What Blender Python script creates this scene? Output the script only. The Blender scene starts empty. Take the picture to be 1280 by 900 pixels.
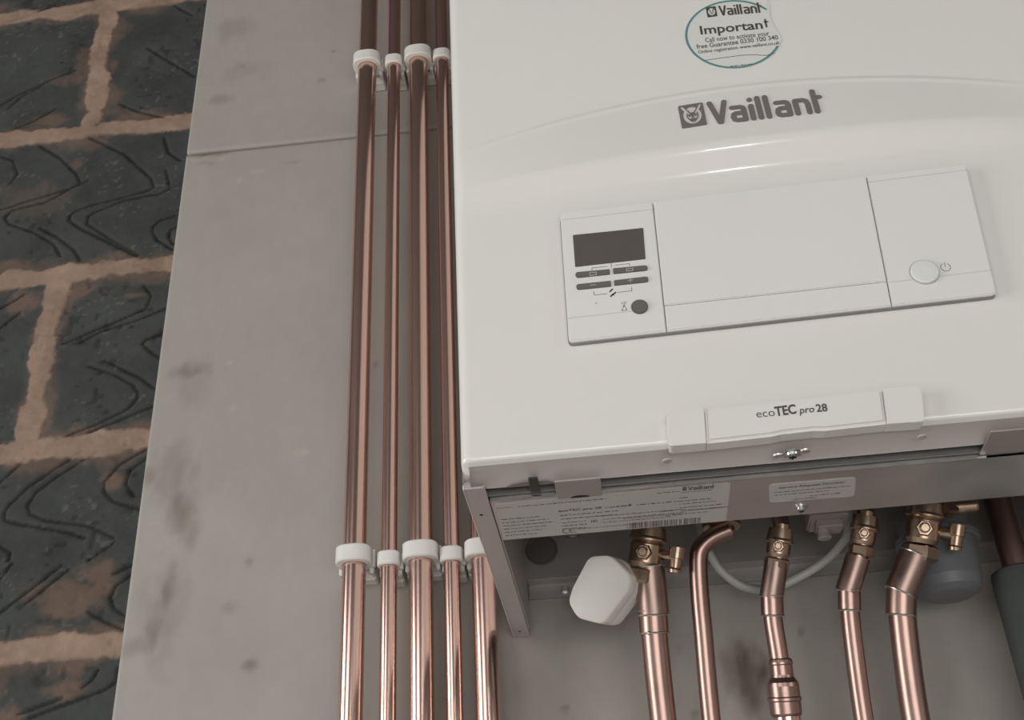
import bpy, bmesh, math, random
import numpy as np
from mathutils import Vector, Matrix

random.seed(4)
rng = np.random.default_rng(7)
scene = bpy.context.scene
COL = scene.collection

# ------------------------------------------------------------------ camera
FPX = 1457.905
CAM = np.array([.0964, -1.0349, -.3404])
PIT, YAW, ROL = .5501, -.0824, -.0535
def cam_axes():
    cp, sp, cy, sy = math.cos(PIT), math.sin(PIT), math.cos(YAW), math.sin(YAW)
    f = np.array([sy*cp, cy*cp, sp]); r = np.array([cy, -sy, 0.]); u = np.cross(r, f)
    cr, sr = math.cos(ROL), math.sin(ROL)
    return np.array([cr*r + sr*u, -sr*r + cr*u, f])
AX = cam_axes()
cd = bpy.data.cameras.new('camera'); cam = bpy.data.objects.new('camera', cd); COL.objects.link(cam)
cd.sensor_width = 36; cd.sensor_fit = 'HORIZONTAL'; cd.lens = FPX/1280*36; cd.clip_start = .01
cam.matrix_world = Matrix(((AX[0][0], AX[1][0], -AX[2][0], CAM[0]), (AX[0][1], AX[1][1], -AX[2][1], CAM[1]),
                           (AX[0][2], AX[1][2], -AX[2][2], CAM[2]), (0, 0, 0, 1)))
scene.camera = cam
def at(px, py, ax, val):
    """point of the photograph measured on one plane of the room"""
    d = AX.T @ np.array([(px-640)/FPX, -(py-450)/FPX, 1.]); i = 'xyz'.index(ax)
    return CAM + (val - CAM[i])/d[i]*d

# ------------------------------------------------------------------ light and exposure
vs = scene.view_settings
vs.view_transform = 'Standard'; vs.look = 'None'; vs.gamma = 1; vs.use_curve_mapping = False
vs.exposure = -.55
w = bpy.data.worlds.new('World'); scene.world = w; w.use_nodes = True
bg = w.node_tree.nodes['Background']; bg.inputs[0].default_value = (.86, .93, 1, 1); bg.inputs[1].default_value = .5
def area(name, loc, target, sx, sy, power, col=(1, 1, 1)):
    l = bpy.data.lights.new(name, 'AREA'); l.shape = 'RECTANGLE'; l.size = sx; l.size_y = sy; l.energy = power; l.color = col
    o = bpy.data.objects.new(name, l); COL.objects.link(o); o.location = loc
    o.rotation_euler = (Vector(target)-Vector(loc)).to_track_quat('-Z', 'Y').to_euler()
    return o
area('window_light_left', (-2.15, -1.1, 0), (0, -1.1, 0), .95, 1.5, 46, (1, .98, .95))
area('window_light_front', (-1.45, -3.15, .55), (-1.45, 0, .55), 1.3, 1.1, 21, (1, .985, .96))
area('fill_light_right', (2.55, -1.9, .55), (0, -1.9, .45), 1.4, 1.1, 15, (1, .985, .96))  # fill lamp added on the right side, no known window there
area('low_fill_light_front', (.55, -3.15, -.8), (.55, 0, -.5), 2.0, 1.1, 37, (1, .985, .96))  # low fill lamp added to brighten the underside of the boiler
area('fanlight_front', (.62, -3.15, .62), (.62, 0, .2), 0.12, .08, 2.2, (1, .99, .97))

# ------------------------------------------------------------------ noise
_T = rng.random((256, 256))
def vnoise(x, y):
    xi = np.floor(x).astype(int); yi = np.floor(y).astype(int); fx = x-xi; fy = y-yi
    fx = fx*fx*(3-2*fx); fy = fy*fy*(3-2*fy)
    g = lambda a, b: _T[a & 255, b & 255]
    return (g(xi, yi)*(1-fx)+g(xi+1, yi)*fx)*(1-fy)+(g(xi, yi+1)*(1-fx)+g(xi+1, yi+1)*fx)*fy
def fbm(x, y, o=4):
    s = 0; a = .5; n = 0
    for k in range(o):
        s = s+a*vnoise(x*2**k+17*k, y*2**k+31*k); n += a; a *= .55
    return s/n
def sstep(a, b, x):
    t = np.clip((x-a)/(b-a), 0, 1); return t*t*(3-2*t)

# ------------------------------------------------------------------ materials
def mat(name, col, rough=.5, metal=0., noise=0., nscale=20., bump=0., bscale=200., coat=0., spec=.5, stretch=None, rvar=0.):
    m = bpy.data.materials.new(name); m.use_nodes = True; nt = m.node_tree; b = nt.nodes['Principled BSDF']
    b.inputs['Base Color'].default_value = (*col, 1); b.inputs['Roughness'].default_value = rough; b.inputs['Metallic'].default_value = metal
    b.inputs['Specular IOR Level'].default_value = spec; b.inputs['Coat Weight'].default_value = coat; b.inputs['Coat Roughness'].default_value = .06
    tc = nt.nodes.new('ShaderNodeTexCoord'); mp = nt.nodes.new('ShaderNodeMapping'); nt.links.new(tc.outputs['Object'], mp.inputs[0])
    if stretch: mp.inputs['Scale'].default_value = stretch
    if noise or rvar:
        n = nt.nodes.new('ShaderNodeTexNoise'); n.inputs['Scale'].default_value = nscale; n.inputs['Detail'].default_value = 6
        nt.links.new(mp.outputs[0], n.inputs['Vector'])
        if noise:
            r = nt.nodes.new('ShaderNodeMapRange'); r.inputs[1].default_value = .25; r.inputs[2].default_value = .75
            r.inputs[3].default_value = 1-noise; r.inputs[4].default_value = 1+noise; nt.links.new(n.outputs['Fac'], r.inputs[0])
            v = nt.nodes.new('ShaderNodeVectorMath'); v.operation = 'SCALE'; v.inputs[0].default_value = col
            nt.links.new(r.outputs[0], v.inputs['Scale']); nt.links.new(v.outputs[0], b.inputs['Base Color'])
        if rvar:
            r = nt.nodes.new('ShaderNodeMapRange'); r.inputs[1].default_value = .3; r.inputs[2].default_value = .7
            r.inputs[3].default_value = max(.02, rough-rvar); r.inputs[4].default_value = rough+rvar
            nt.links.new(n.outputs['Fac'], r.inputs[0]); nt.links.new(r.outputs[0], b.inputs['Roughness'])
    if bump:
        n2 = nt.nodes.new('ShaderNodeTexNoise'); n2.inputs['Scale'].default_value = bscale; n2.inputs['Detail'].default_value = 4
        nt.links.new(mp.outputs[0], n2.inputs['Vector'])
        bp = nt.nodes.new('ShaderNodeBump'); bp.inputs['Strength'].default_value = bump; bp.inputs['Distance'].default_value = .001
        nt.links.new(n2.outputs['Fac'], bp.inputs['Height']); nt.links.new(bp.outputs[0], b.inputs['Normal'])
    return m
def mat_attr(name, rough, attr='Col', bump=0., bscale=400.):
    """colour read from the surface's colour attribute (joints, smears, dirt, crack shade)"""
    m = mat(name, (.5, .5, .5), rough, bump=bump, bscale=bscale, spec=.3); nt = m.node_tree
    a = nt.nodes.new('ShaderNodeAttribute'); a.attribute_name = attr
    nt.links.new(a.outputs['Color'], nt.nodes['Principled BSDF'].inputs['Base Color'])
    return m
M = dict(
    white=mat('white_enamel', (.80, .785, .755), .16, coat=.5, noise=.012, nscale=3),
    wplastic=mat('white_plastic', (.79, .785, .765), .32, noise=.01, nscale=8),
    clip=mat('clip_plastic', (.72, .71, .68), .42, noise=.015, nscale=30),
    cap=mat('cap_plastic', (.78, .76, .71), .38, noise=.02, nscale=30),
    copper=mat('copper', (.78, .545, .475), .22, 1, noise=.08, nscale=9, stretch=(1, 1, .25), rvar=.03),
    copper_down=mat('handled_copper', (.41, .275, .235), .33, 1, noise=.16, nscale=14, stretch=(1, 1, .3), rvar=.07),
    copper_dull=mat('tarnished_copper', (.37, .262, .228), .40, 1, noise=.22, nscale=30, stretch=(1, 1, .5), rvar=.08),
    solder=mat('solder', (.72, .70, .66), .3, 1, noise=.1, nscale=90),
    brass=mat('brass', (.50, .37, .275), .32, 1, noise=.18, nscale=60, rvar=.06),
    steel=mat('galvanised_steel', (.76, .73, .72), .42, 1, noise=.06, nscale=25, rvar=.05),
    lip=mat('grey_lip', (.52, .48, .455), .40, .2, noise=.03, nscale=20),
    darksteel=mat('dull_steel', (.30, .29, .285), .5, .8, noise=.12, nscale=18),
    chassis=mat('chassis_steel', (.44, .42, .41), .5, .7, noise=.10, nscale=14),
    chrome=mat('screw_zinc', (.72, .71, .69), .2, 1),
    greylabel=mat('label_film', (.56, .545, .52), .35, noise=.01, nscale=20),
    slabel=mat('service_label_film', (.58, .56, .54), .35),
    ink=mat('dark_grey_ink', (.085, .075, .072), .5),
    ink2=mat('fine_print_ink', (.15, .14, .135), .5),
    logo=mat('logo_grey', (.19, .17, .165), .45),
    logolight=mat('logo_light', (.66, .64, .62), .4),
    teal=mat('teal_ink', (.10, .27, .27), .45),
    sticker=mat('sticker_film', (.72, .735, .70), .25),
    lcd=mat('display_glass', (.115, .104, .098), .12, noise=.05, nscale=30),
    button=mat('grey_rubber_button', (.145, .135, .13), .45),
    power=mat('silver_button', (.76, .775, .75), .25),
    black=mat('black_plastic', (.03, .03, .032), .45),
    foam=mat('foam_lagging', (.060, .068, .066), .85, noise=.12, nscale=60, bump=.4, bscale=300),
    trap=mat('grey_trap_plastic', (.15, .155, .165), .45),
    hose=mat('grey_hose', (.50, .50, .48), .4),
    dark=mat('dark_void', (.02, .02, .02), .8),
    pink=mat('bracket_steel', (.46, .41, .39), .45, .5, noise=.06, nscale=30),
    floor=mat('concrete_floor', (.68, .665, .64), .7, noise=.1, nscale=3),
    ceil=mat('ceiling_board', (.09, .082, .075), .8, noise=.05, nscale=3),
    room=mat('room_plaster', (.48, .45, .42), .8, noise=.06, nscale=3),
    darkwall=mat('room_block', (.10, .10, .10), .9, noise=.2, nscale=6),
)

# ------------------------------------------------------------------ mesh helpers
class MB:
    def __init__(s): s.v = []; s.f = []; s.sm = []
    def add(s, vs_, fs, smooth=False):
        n = len(s.v); s.v += [tuple(map(float, p)) for p in vs_]; s.f += [tuple(i+n for i in f) for f in fs]; s.sm += [smooth]*len(fs)
    def bm(s, b, smooth=False):
        b.verts.index_update(); s.add([v.co for v in b.verts], [[v.index for v in f.verts] for f in b.faces], smooth); b.free()
    def build(s, name, m, parent=None):
        me = bpy.data.meshes.new(name); me.from_pydata(s.v, [], s.f); me.update()
        me.polygons.foreach_set('use_smooth', s.sm); me.materials.append(m)
        if any(s.sm): me.set_sharp_from_angle(angle=math.radians(38))
        o = bpy.data.objects.new(name, me); COL.objects.link(o)
        if parent:
            o.parent = parent; o.matrix_parent_inverse = Matrix()
            off = world_loc(parent)
            me.transform(Matrix.Translation(-off))
        return o
def world_loc(o):
    p = Vector((0, 0, 0))
    while o: p += o.location; o = o.parent
    return p
def tag(o, label=None, cat=None, group=None, kind=None):
    if label: o['label'] = label
    if cat: o['category'] = cat
    if group: o['group'] = group
    if kind: o['kind'] = kind
    return o
def empty(name, loc, label, cat, group=None):
    o = bpy.data.objects.new(name, None); COL.objects.link(o); o.location = loc; o.empty_display_size = .02
    return tag(o, label, cat, group)

def box(mb, x0, x1, y0, y1, z0, z1, bev=0., seg=2):
    b = bmesh.new(); bmesh.ops.create_cube(b, size=1)
    for v in b.verts: v.co = Vector(((x0+x1)/2+v.co.x*(x1-x0), (y0+y1)/2+v.co.y*(y1-y0), (z0+z1)/2+v.co.z*(z1-z0)))
    if bev: bmesh.ops.bevel(b, geom=list(b.edges), offset=bev, segments=seg, affect='EDGES', clamp_overlap=True)
    mb.bm(b, False)
# frames: front faces the viewer (-y); under faces down (-z), its "up" runs to the front
front = lambda y0: (lambda u, v, q: (u, -y0-q, v))
under = lambda z0: (lambda u, v, q: (u, -v, z0-q))
def prism(mb, poly, frame, d0, d1, bev=0., seg=2):
    """polygon (u,v) extruded from depth d0 to d1 along the frame's normal, front edge rounded"""
    n = len(poly)
    b = bmesh.new()
    lo = [b.verts.new(frame(u, v, d0)) for u, v in poly]; hi = [b.verts.new(frame(u, v, d1)) for u, v in poly]
    top = b.faces.new(hi); b.faces.new(lo[::-1])
    for i in range(n): b.faces.new((lo[i], lo[(i+1) % n], hi[(i+1) % n], hi[i]))
    bmesh.ops.recalc_face_normals(b, faces=b.faces)
    if bev: bmesh.ops.bevel(b, geom=list(top.edges), offset=bev, segments=seg, affect='EDGES', clamp_overlap=True)
    mb.bm(b)
def rounded(poly, r, seg=5):
    """polygon with its corners rounded; r one radius or one for each corner"""
    out = []; n = len(poly); rr = r if isinstance(r, (list, tuple)) else [r]*n
    for i in range(n):
        p = np.array(poly[i], float); a = np.array(poly[i-1], float); c = np.array(poly[(i+1) % n], float)
        if rr[i] <= 0: out.append(tuple(p)); continue
        d1 = (a-p)/np.linalg.norm(a-p); d2 = (c-p)/np.linalg.norm(c-p)
        ang = math.acos(np.clip(d1@d2, -1, 1)); t = min(rr[i]/math.tan(ang/2), .49*np.linalg.norm(a-p), .49*np.linalg.norm(c-p))
        A = p+d1*t; B = p+d2*t
        for k in range(seg+1):
            s = k/seg; out.append(tuple((1-s)**2*A+2*s*(1-s)*p+s*s*B))
    return out
def disc(cx, cy, rx, ry=None, n=32):
    ry = ry or rx
    return [(cx+rx*math.cos(2*math.pi*k/n), cy+ry*math.sin(2*math.pi*k/n)) for k in range(n)]
def spline(pts, n=10):
    P = [np.array(p, float) for p in pts]; P = [2*P[0]-P[1]]+P+[2*P[-1]-P[-2]]; out = []
    for i in range(1, len(P)-2):
        for k in range(n):
            t = k/n; out.append(.5*((2*P[i])+(P[i+1]-P[i-1])*t+(2*P[i-1]-5*P[i]+4*P[i+1]-P[i+2])*t*t+(-P[i-1]+3*P[i]-3*P[i+1]+P[i+2])*t**3))
    return out+[P[-2]]
def tube(mb, path, r, n=28, cap=True):
    P = [Vector(p) for p in path]; rs = r if isinstance(r, (list, tuple)) else [r]*len(P)
    t0 = (P[1]-P[0]).normalized(); side = t0.cross(Vector((0, 1, 0)) if abs(t0.y) < .9 else Vector((1, 0, 0))).normalized()
    V = []; F = []
    for i, p in enumerate(P):
        t = (P[min(i+1, len(P)-1)]-P[max(i-1, 0)]).normalized()
        side = (side-t*side.dot(t)).normalized(); up = t.cross(side)
        for k in range(n):
            a = 2*math.pi*k/n; V.append(p+(side*math.cos(a)+up*math.sin(a))*rs[i])
    for i in range(len(P)-1):
        for k in range(n): F.append((i*n+k, i*n+(k+1) % n, (i+1)*n+(k+1) % n, (i+1)*n+k))
    mb.add(V, F, True)
    if cap:
        mb.add(V[:n], [tuple(range(n))[::-1]]); mb.add(V[-n:], [tuple(range(n))])
def lathe(mb, o, axis, prof, n=32, hexa=False):
    """profile of (distance along the axis, radius)"""
    o = Vector(o); a = Vector(axis).normalized(); s = a.cross(Vector((0, 1, 0)) if abs(a.y) < .9 else Vector((1, 0, 0))).normalized(); u = a.cross(s)
    if hexa: n = 6
    V = []; F = []
    for d, r in prof:
        for k in range(n):
            t = 2*math.pi*(k+.25)/n; V.append(o+a*d+(s*math.cos(t)+u*math.sin(t))*r)
    for i in range(len(prof)-1):
        for k in range(n): F.append((i*n+k, i*n+(k+1) % n, (i+1)*n+(k+1) % n, (i+1)*n+k))
    b = bmesh.new(); vv = [b.verts.new(v) for v in V]
    for f in F: b.faces.new([vv[i] for i in f])
    b.faces.new(vv[:n]); b.faces.new(vv[-n:]); bmesh.ops.recalc_face_normals(b, faces=b.faces)
    b.verts.index_update()
    if hexa: mb.bm(b, False)
    else:
        # flat rings stay crisp: split by duplicating rings where the profile turns sharply
        b.free()
        for i in range(len(prof)-1):
            mb.add(V[i*n:(i+2)*n], [(k, (k+1) % n, n+(k+1) % n, n+k) for k in range(n)], True)
        mb.add(V[:n], [tuple(range(n))]); mb.add(V[-n:], [tuple(range(n))[::-1]])
def stroke(mb, pts, wd, frame, d0, d1, n=8):
    """one round-ended pen stroke as a raised solid"""
    P = [np.array(p, float) for p in pts]; L = []; R_ = []
    h = wd/2
    def nrm(a, b): d = (b-a)/np.linalg.norm(b-a); return np.array([-d[1], d[0]])
    for i in range(len(P)):
        if i == 0: m = nrm(P[0], P[1])
        elif i == len(P)-1: m = nrm(P[-2], P[-1])
        else:
            a, b = nrm(P[i-1], P[i]), nrm(P[i], P[i+1]); m = a+b; m = m/np.linalg.norm(m); m = m/max(.5, m@a)
        L.append(P[i]+m*h); R_.append(P[i]-m*h)
    def cap(c, st):
        v = st-c; return [c+np.array([v[0]*math.cos(t)+v[1]*math.sin(t), -v[0]*math.sin(t)+v[1]*math.cos(t)]) for t in np.linspace(0, math.pi, n)[1:-1]]
    poly = L+cap(P[-1], L[-1])+R_[::-1]+cap(P[0], R_[0])
    prism(mb, [tuple(p) for p in poly], frame, d0, d1)

# ------------------------------------------------------------------ lettering
_cache = {}
def glyphs(txt, bold=0., spacing=1.):
    k = (txt, bold, spacing)
    if k in _cache: return _cache[k]
    cu = bpy.data.curves.new('lettering', 'FONT'); cu.body = txt; cu.size = 1; cu.offset = bold; cu.resolution_u = 3; cu.space_character = spacing
    o = bpy.data.objects.new('lettering', cu); COL.objects.link(o)
    dg = bpy.context.evaluated_depsgraph_get(); dg.update()
    me = bpy.data.meshes.new_from_object(o.evaluated_get(dg))
    V = np.array([v.co[:] for v in me.vertices]); F = [tuple(p.vertices) for p in me.polygons]
    bpy.data.objects.remove(o); bpy.data.curves.remove(cu); bpy.data.meshes.remove(me)
    _cache[k] = (V, F); return V, F
def write(mb, txt, frame, u0, v0, width, height=None, d=0., bold=0., slant=0., skew=0., spacing=1.):
    """text from (u0,v0) on its baseline, fitted to a width; height = cap height when given"""
    V, F = glyphs(txt, bold, spacing)
    if not len(V): return
    x0, x1 = V[:, 0].min(), V[:, 0].max(); s = width/(x1-x0); sv = height/.7 if height else s
    mb.add([frame(u0+(p[0]-x0)*s+slant*p[1]*sv, v0+p[1]*sv+skew*(p[0]-x0)*s, d) for p in V], F)
def fineprint(mb, frame, u0, v0, wd, h, d, seed):
    """a line of print too small to read: a row of short ink marks"""
    r = random.Random(seed); u = u0
    while u < u0+wd:
        l = min(r.uniform(.35, 1.9)*h, u0+wd-u)
        g = r.uniform(.62, 1.)*h
        mb.add([frame(u, v0, d), frame(u+l, v0, d), frame(u+l, v0+g*.6, d), frame(u, v0+g*.6, d)], [(0, 1, 2, 3)])
        u += l+r.uniform(.2, .5)*h

# ------------------------------------------------------------------ room shell
def struct(name, mb, m): return tag(mb.build(name, m), kind='structure')
mb = MB(); box(mb, -2.4, 2.7, -3.4, .25, -1.62, -1.5); struct('floor', mb, M['floor'])
mb = MB(); box(mb, -2.4, 2.7, -3.4, .25, 1.25, 1.35); struct('ceiling', mb, M['ceil'])
def wall_with_opening(name, m, plane, c0, c1, a0, a1, holes):
    """a wall from solid pieces around its openings, some only for added fill lamps (a range, z range)"""
    mb = MB(); put = (lambda p, q, z0, z1: box(mb, c0, c1, p, q, z0, z1)) if plane == 'x' else (lambda p, q, z0, z1: box(mb, p, q, c0, c1, z0, z1))
    a = a0
    for h0, h1, z0, z1 in holes:
        put(a, h0, -1.5, 1.25); put(h0, h1, -1.5, z0); put(h0, h1, z1, 1.25); a = h1
    put(a, a1, -1.5, 1.25); struct(name, mb, m)
wall_with_opening('wall_left', M['darkwall'], 'x', -2.4, -2.22, -3.4, .25, [(-1.6, -.6, -.77, .77)])
wall_with_opening('wall_right', M['room'], 'x', 2.62, 2.75, -3.4, .25, [(-2.62, -1.18, -.02, 1.12)])
wall_with_opening('wall_front', M['room'], 'y', -3.4, -3.22, -2.4, 2.75, [(-2.12, -.78, -.02, 1.12), (-.47, .46, -1.37, -.23), (.50, .74, .56, .68), (.76, 1.57, -1.37, -.23)])
mb = MB(); box(mb, -2.4, 2.7, .045, .25, -1.5, 1.25); struct('wall_back', mb, M['darkwall'])

# ---- blockwork left of the boards: one mesh, joints and scratched grooves modelled in its surface
GRID = .002
YB = .0075
gx = np.arange(-1.22, -.355, GRID); gz = np.arange(-.36, 1.10, GRID)
X, Z = np.meshgrid(gx, gz)
BZ, JX = .6989, -.5095
wob = (fbm(X*9, Z*9)-.5)*.014+(fbm(X*60, Z*60)-.5)*.006
zz = Z-BZ+wob; row = np.floor(zz/.225); fz = zz-row*.225; dbed = np.minimum(fz, .225-fz)
xo = np.where(row.astype(int) % 2 == 0, JX, JX-.225)
wob2 = (fbm(X*8+40, Z*8+11)-.5)*.014+(fbm(X*70+3, Z*70)-.5)*.006
fx = np.mod(X-xo+wob2, .45); djoint = np.minimum(fx, .45-fx)
edge = (fbm(X*28+5, Z*28+9)-.5)*.018+(fbm(X*140+5, Z*140+9)-.5)*.007-.0012
bedm = 1-sstep(.0085, .0125, dbed+edge*.8); jm = 1-sstep(.0095, .0135, djoint+edge)
mort = np.maximum(bedm, jm)
lines = """112,172 155,192 188,222 192,233 185,237 155,246 117,255 97,262 87,268 86,275 100,285 125,297 155,312 172,320
207,212 210,225 212,235 200,241 155,250 117,265 110,270 108,279 135,297 172,318
110,225 87,235 37,250 0,262|87,236 57,252 15,262 5,271 10,279 42,290 67,305 75,320|50,285 70,295 92,312 100,325
222,268 200,275 191,283 190,290 197,300 215,311|224,282 213,287 211,296 216,305|0,195 15,200 22,217 12,230|50,182 75,197 95,217 100,228
185,60 212,77 243,95|207,0 240,19|0,132 25,117 57,102 95,87|10,135 27,120 50,108|205,172 210,190 225,200
180,357 189,370 182,385 160,395 135,405 77,430|207,385 170,400 130,412 100,427|205,415 182,424 177,430 185,437 200,447
130,450 150,460 175,472 194,486|110,457 140,467 165,480 172,490 172,497 160,510 120,530 70,550|192,507 155,522 110,541
0,385 20,375 30,368|0,410 12,400 25,390
102,565 70,585 37,607 12,630 5,640 5,650 25,655 85,665 105,672|120,565 72,595 45,615 34,632 37,642 55,650 110,657 142,672
185,560 150,580 130,602 130,615 142,627 175,636|184,572 162,587 157,605 167,620|32,575 0,602
142,677 125,690 110,700|77,706 40,735 0,765|85,712 50,740 30,755|165,705 142,717|165,717 145,732 137,747 142,760 157,770
110,765 130,777 155,787|14,705 0,724|122,837 115,850 102,860|147,835 145,852 130,862 95,875 37,897|77,872 22,893
0,30 30,22 60,10|20,160 45,150 70,135|150,130 175,140 215,150|10,700 12,690 0,683"""
groove = np.full(X.shape, 9.)
for s in lines.replace('\n', '|').split('|'):
    px = [tuple(map(float, q.split(','))) for q in s.split()]
    P = [at(a, b, 'y', YB)[[0, 2]] for a, b in px]
    for a, b in zip(P[:-1], P[1:]):
        lo = np.minimum(a, b)-.006; hi = np.maximum(a, b)+.006
        i0, i1 = np.searchsorted(gx, [lo[0], hi[0]]); j0, j1 = np.searchsorted(gz, [lo[1], hi[1]])
        if i1 <= i0 or j1 <= j0: continue
        xs, zs = X[j0:j1, i0:i1], Z[j0:j1, i0:i1]
        d = b-a; t = np.clip(((xs-a[0])*d[0]+(zs-a[1])*d[1])/(d@d), 0, 1)
        dd = np.hypot(xs-a[0]-t*d[0], zs-a[1]-t*d[1]); groove[j0:j1, i0:i1] = np.minimum(groove[j0:j1, i0:i1], dd)
# the same looped combing goes on outside the photograph
for k, r0 in enumerate(range(-6, 3)):
    for q in range(4):
        for off in (0., .011):
            zc = BZ+r0*.225+.1125; tt = np.linspace(0, 1, 16)
            P = np.stack([-.84-.13*q+.05*np.sin(tt*7+k+q)+.04*tt, zc+(tt-.5)*.17+off], 1)
            for a, b in zip(P[:-1], P[1:]):
                if max(a[0], b[0]) > -.69: continue
                m_ = (np.abs(X-(a[0]+b[0])/2) < .03) & (np.abs(Z-(a[1]+b[1])/2) < .03)
                d = b-a; t = np.clip(((X[m_]-a[0])*d[0]+(Z[m_]-a[1])*d[1])/(d@d), 0, 1)
                groove[m_] = np.minimum(groove[m_], np.hypot(X[m_]-a[0]-t*d[0], Z[m_]-a[1]-t*d[1]))
groove = groove+(fbm(X*80, Z*80)-.5)*.0022
gm = (1-sstep(.0008, .0024, groove))*(1-.75*mort)
smear = .62*(1-sstep(.006, .026, np.minimum(dbed, djoint*.9)+(fbm(X*24+77, Z*24+5)-.5)*.050+(fbm(X*120, Z*120+5)-.5)*.012))
for px, py, rx, rz, a in ((95, 745, .040, .026, .85), (125, 722, .018, .016, .8), (25, 383, .022, .020, .9), (75, 862, .026, .010, .8), (92, 97, .028, .012, .75),
                          (100, 365, .020, .010, .8), (170, 369, .016, .004, .7), (12, 893, .016, .012, .9), (96, 205, .012, .012, .6), (140, 600, .012, .012, .8),
                          (60, 152, .03, .010, .7), (175, 148, .035, .012, .9), (50, 470, .022, .03, .25), (40, 250, .05, .03, .3), (225, 300, .02, .03, .2), (100, 355, .03, .02, .6)):
    c = at(px, py, 'y', YB); r = np.hypot((X-c[0])/rx, (Z-c[2])/rz)+(fbm(X*45+px, Z*45)-.5)*1.8+(fbm(X*170, Z*170+px)-.5)*.7
    smear = np.maximum(smear, .85*a*(1-sstep(.25, 1.25, r)))
far = (X < -.72); smear = np.maximum(smear, far*.7*sstep(.62, .72, fbm(X*14+9, Z*14+70)))
n1 = fbm(X*22, Z*22, 5); n2 = fbm(X*160, Z*160, 3); spk = sstep(.80, .86, vnoise(X*260, Z*260))*sstep(.5, .6, fbm(X*30+50, Z*30))
blk = np.stack([.046+0*X, .050+0*X, .049+0*X], -1)*(.62+.76*n1+.25*(n2-.5))[..., None]
pit = sstep(.74, .80, vnoise(X*140+9, Z*140+4))*sstep(.5, .62, fbm(X*18+33, Z*18))
blk = blk*(1-.35*pit)[..., None]+np.array([.25, .23, .20])*(spk*.15)[..., None]
mcol = np.array([.285, .200, .150])*(.64+.58*fbm(X*30+3, Z*30+8, 5)+.22*(n2-.5))[..., None]
scol = np.array([.155, .100, .074])*(.75+.5*n1)[..., None]
c = blk*(1-smear[..., None])+scol*smear[..., None]
c = c*(1-mort[..., None])+mcol*mort[..., None]
c = c*(1-.62*gm[..., None])
Y = YB+.0012*(n1-.5)-.0006*(n2-.5)+mort*(-.0012+.0045*(fbm(X*26+2, Z*26+2)-.5))-.0012*smear+gm*.0022+pit*.001
def gridmesh(name, X, Y, Z, C, m):
    h, wd = X.shape; me = bpy.data.meshes.new(name)
    idx = np.arange(h*wd).reshape(h, wd); q = np.stack([idx[:-1, :-1], idx[:-1, 1:], idx[1:, 1:], idx[1:, :-1]], -1).reshape(-1, 4)
    me.vertices.add(h*wd); me.vertices.foreach_set('co', np.stack([X, Y, Z], -1).astype('f').ravel())
    me.loops.add(q.size); me.loops.foreach_set('vertex_index', q.ravel().astype('i'))
    me.polygons.add(len(q)); me.polygons.foreach_set('loop_start', (np.arange(len(q))*4).astype('i'))
    me.polygons.foreach_set('loop_total', np.full(len(q), 4, 'i')); me.polygons.foreach_set('use_smooth', np.ones(len(q), bool))
    me.update(calc_edges=True); me.validate()
    if C is not None:
        a = me.color_attributes.new('Col', 'FLOAT_COLOR', 'POINT'); a.data.foreach_set('color', np.concatenate([C, np.ones((h, wd, 1))], -1).astype('f').ravel())
    me.materials.append(m); o = bpy.data.objects.new(name, me); COL.objects.link(o); return o
tag(gridmesh('wall_back_blockwork', X, Y, Z, c, mat_attr('blockwork', .85, bump=.35, bscale=500)), kind='structure')

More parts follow.
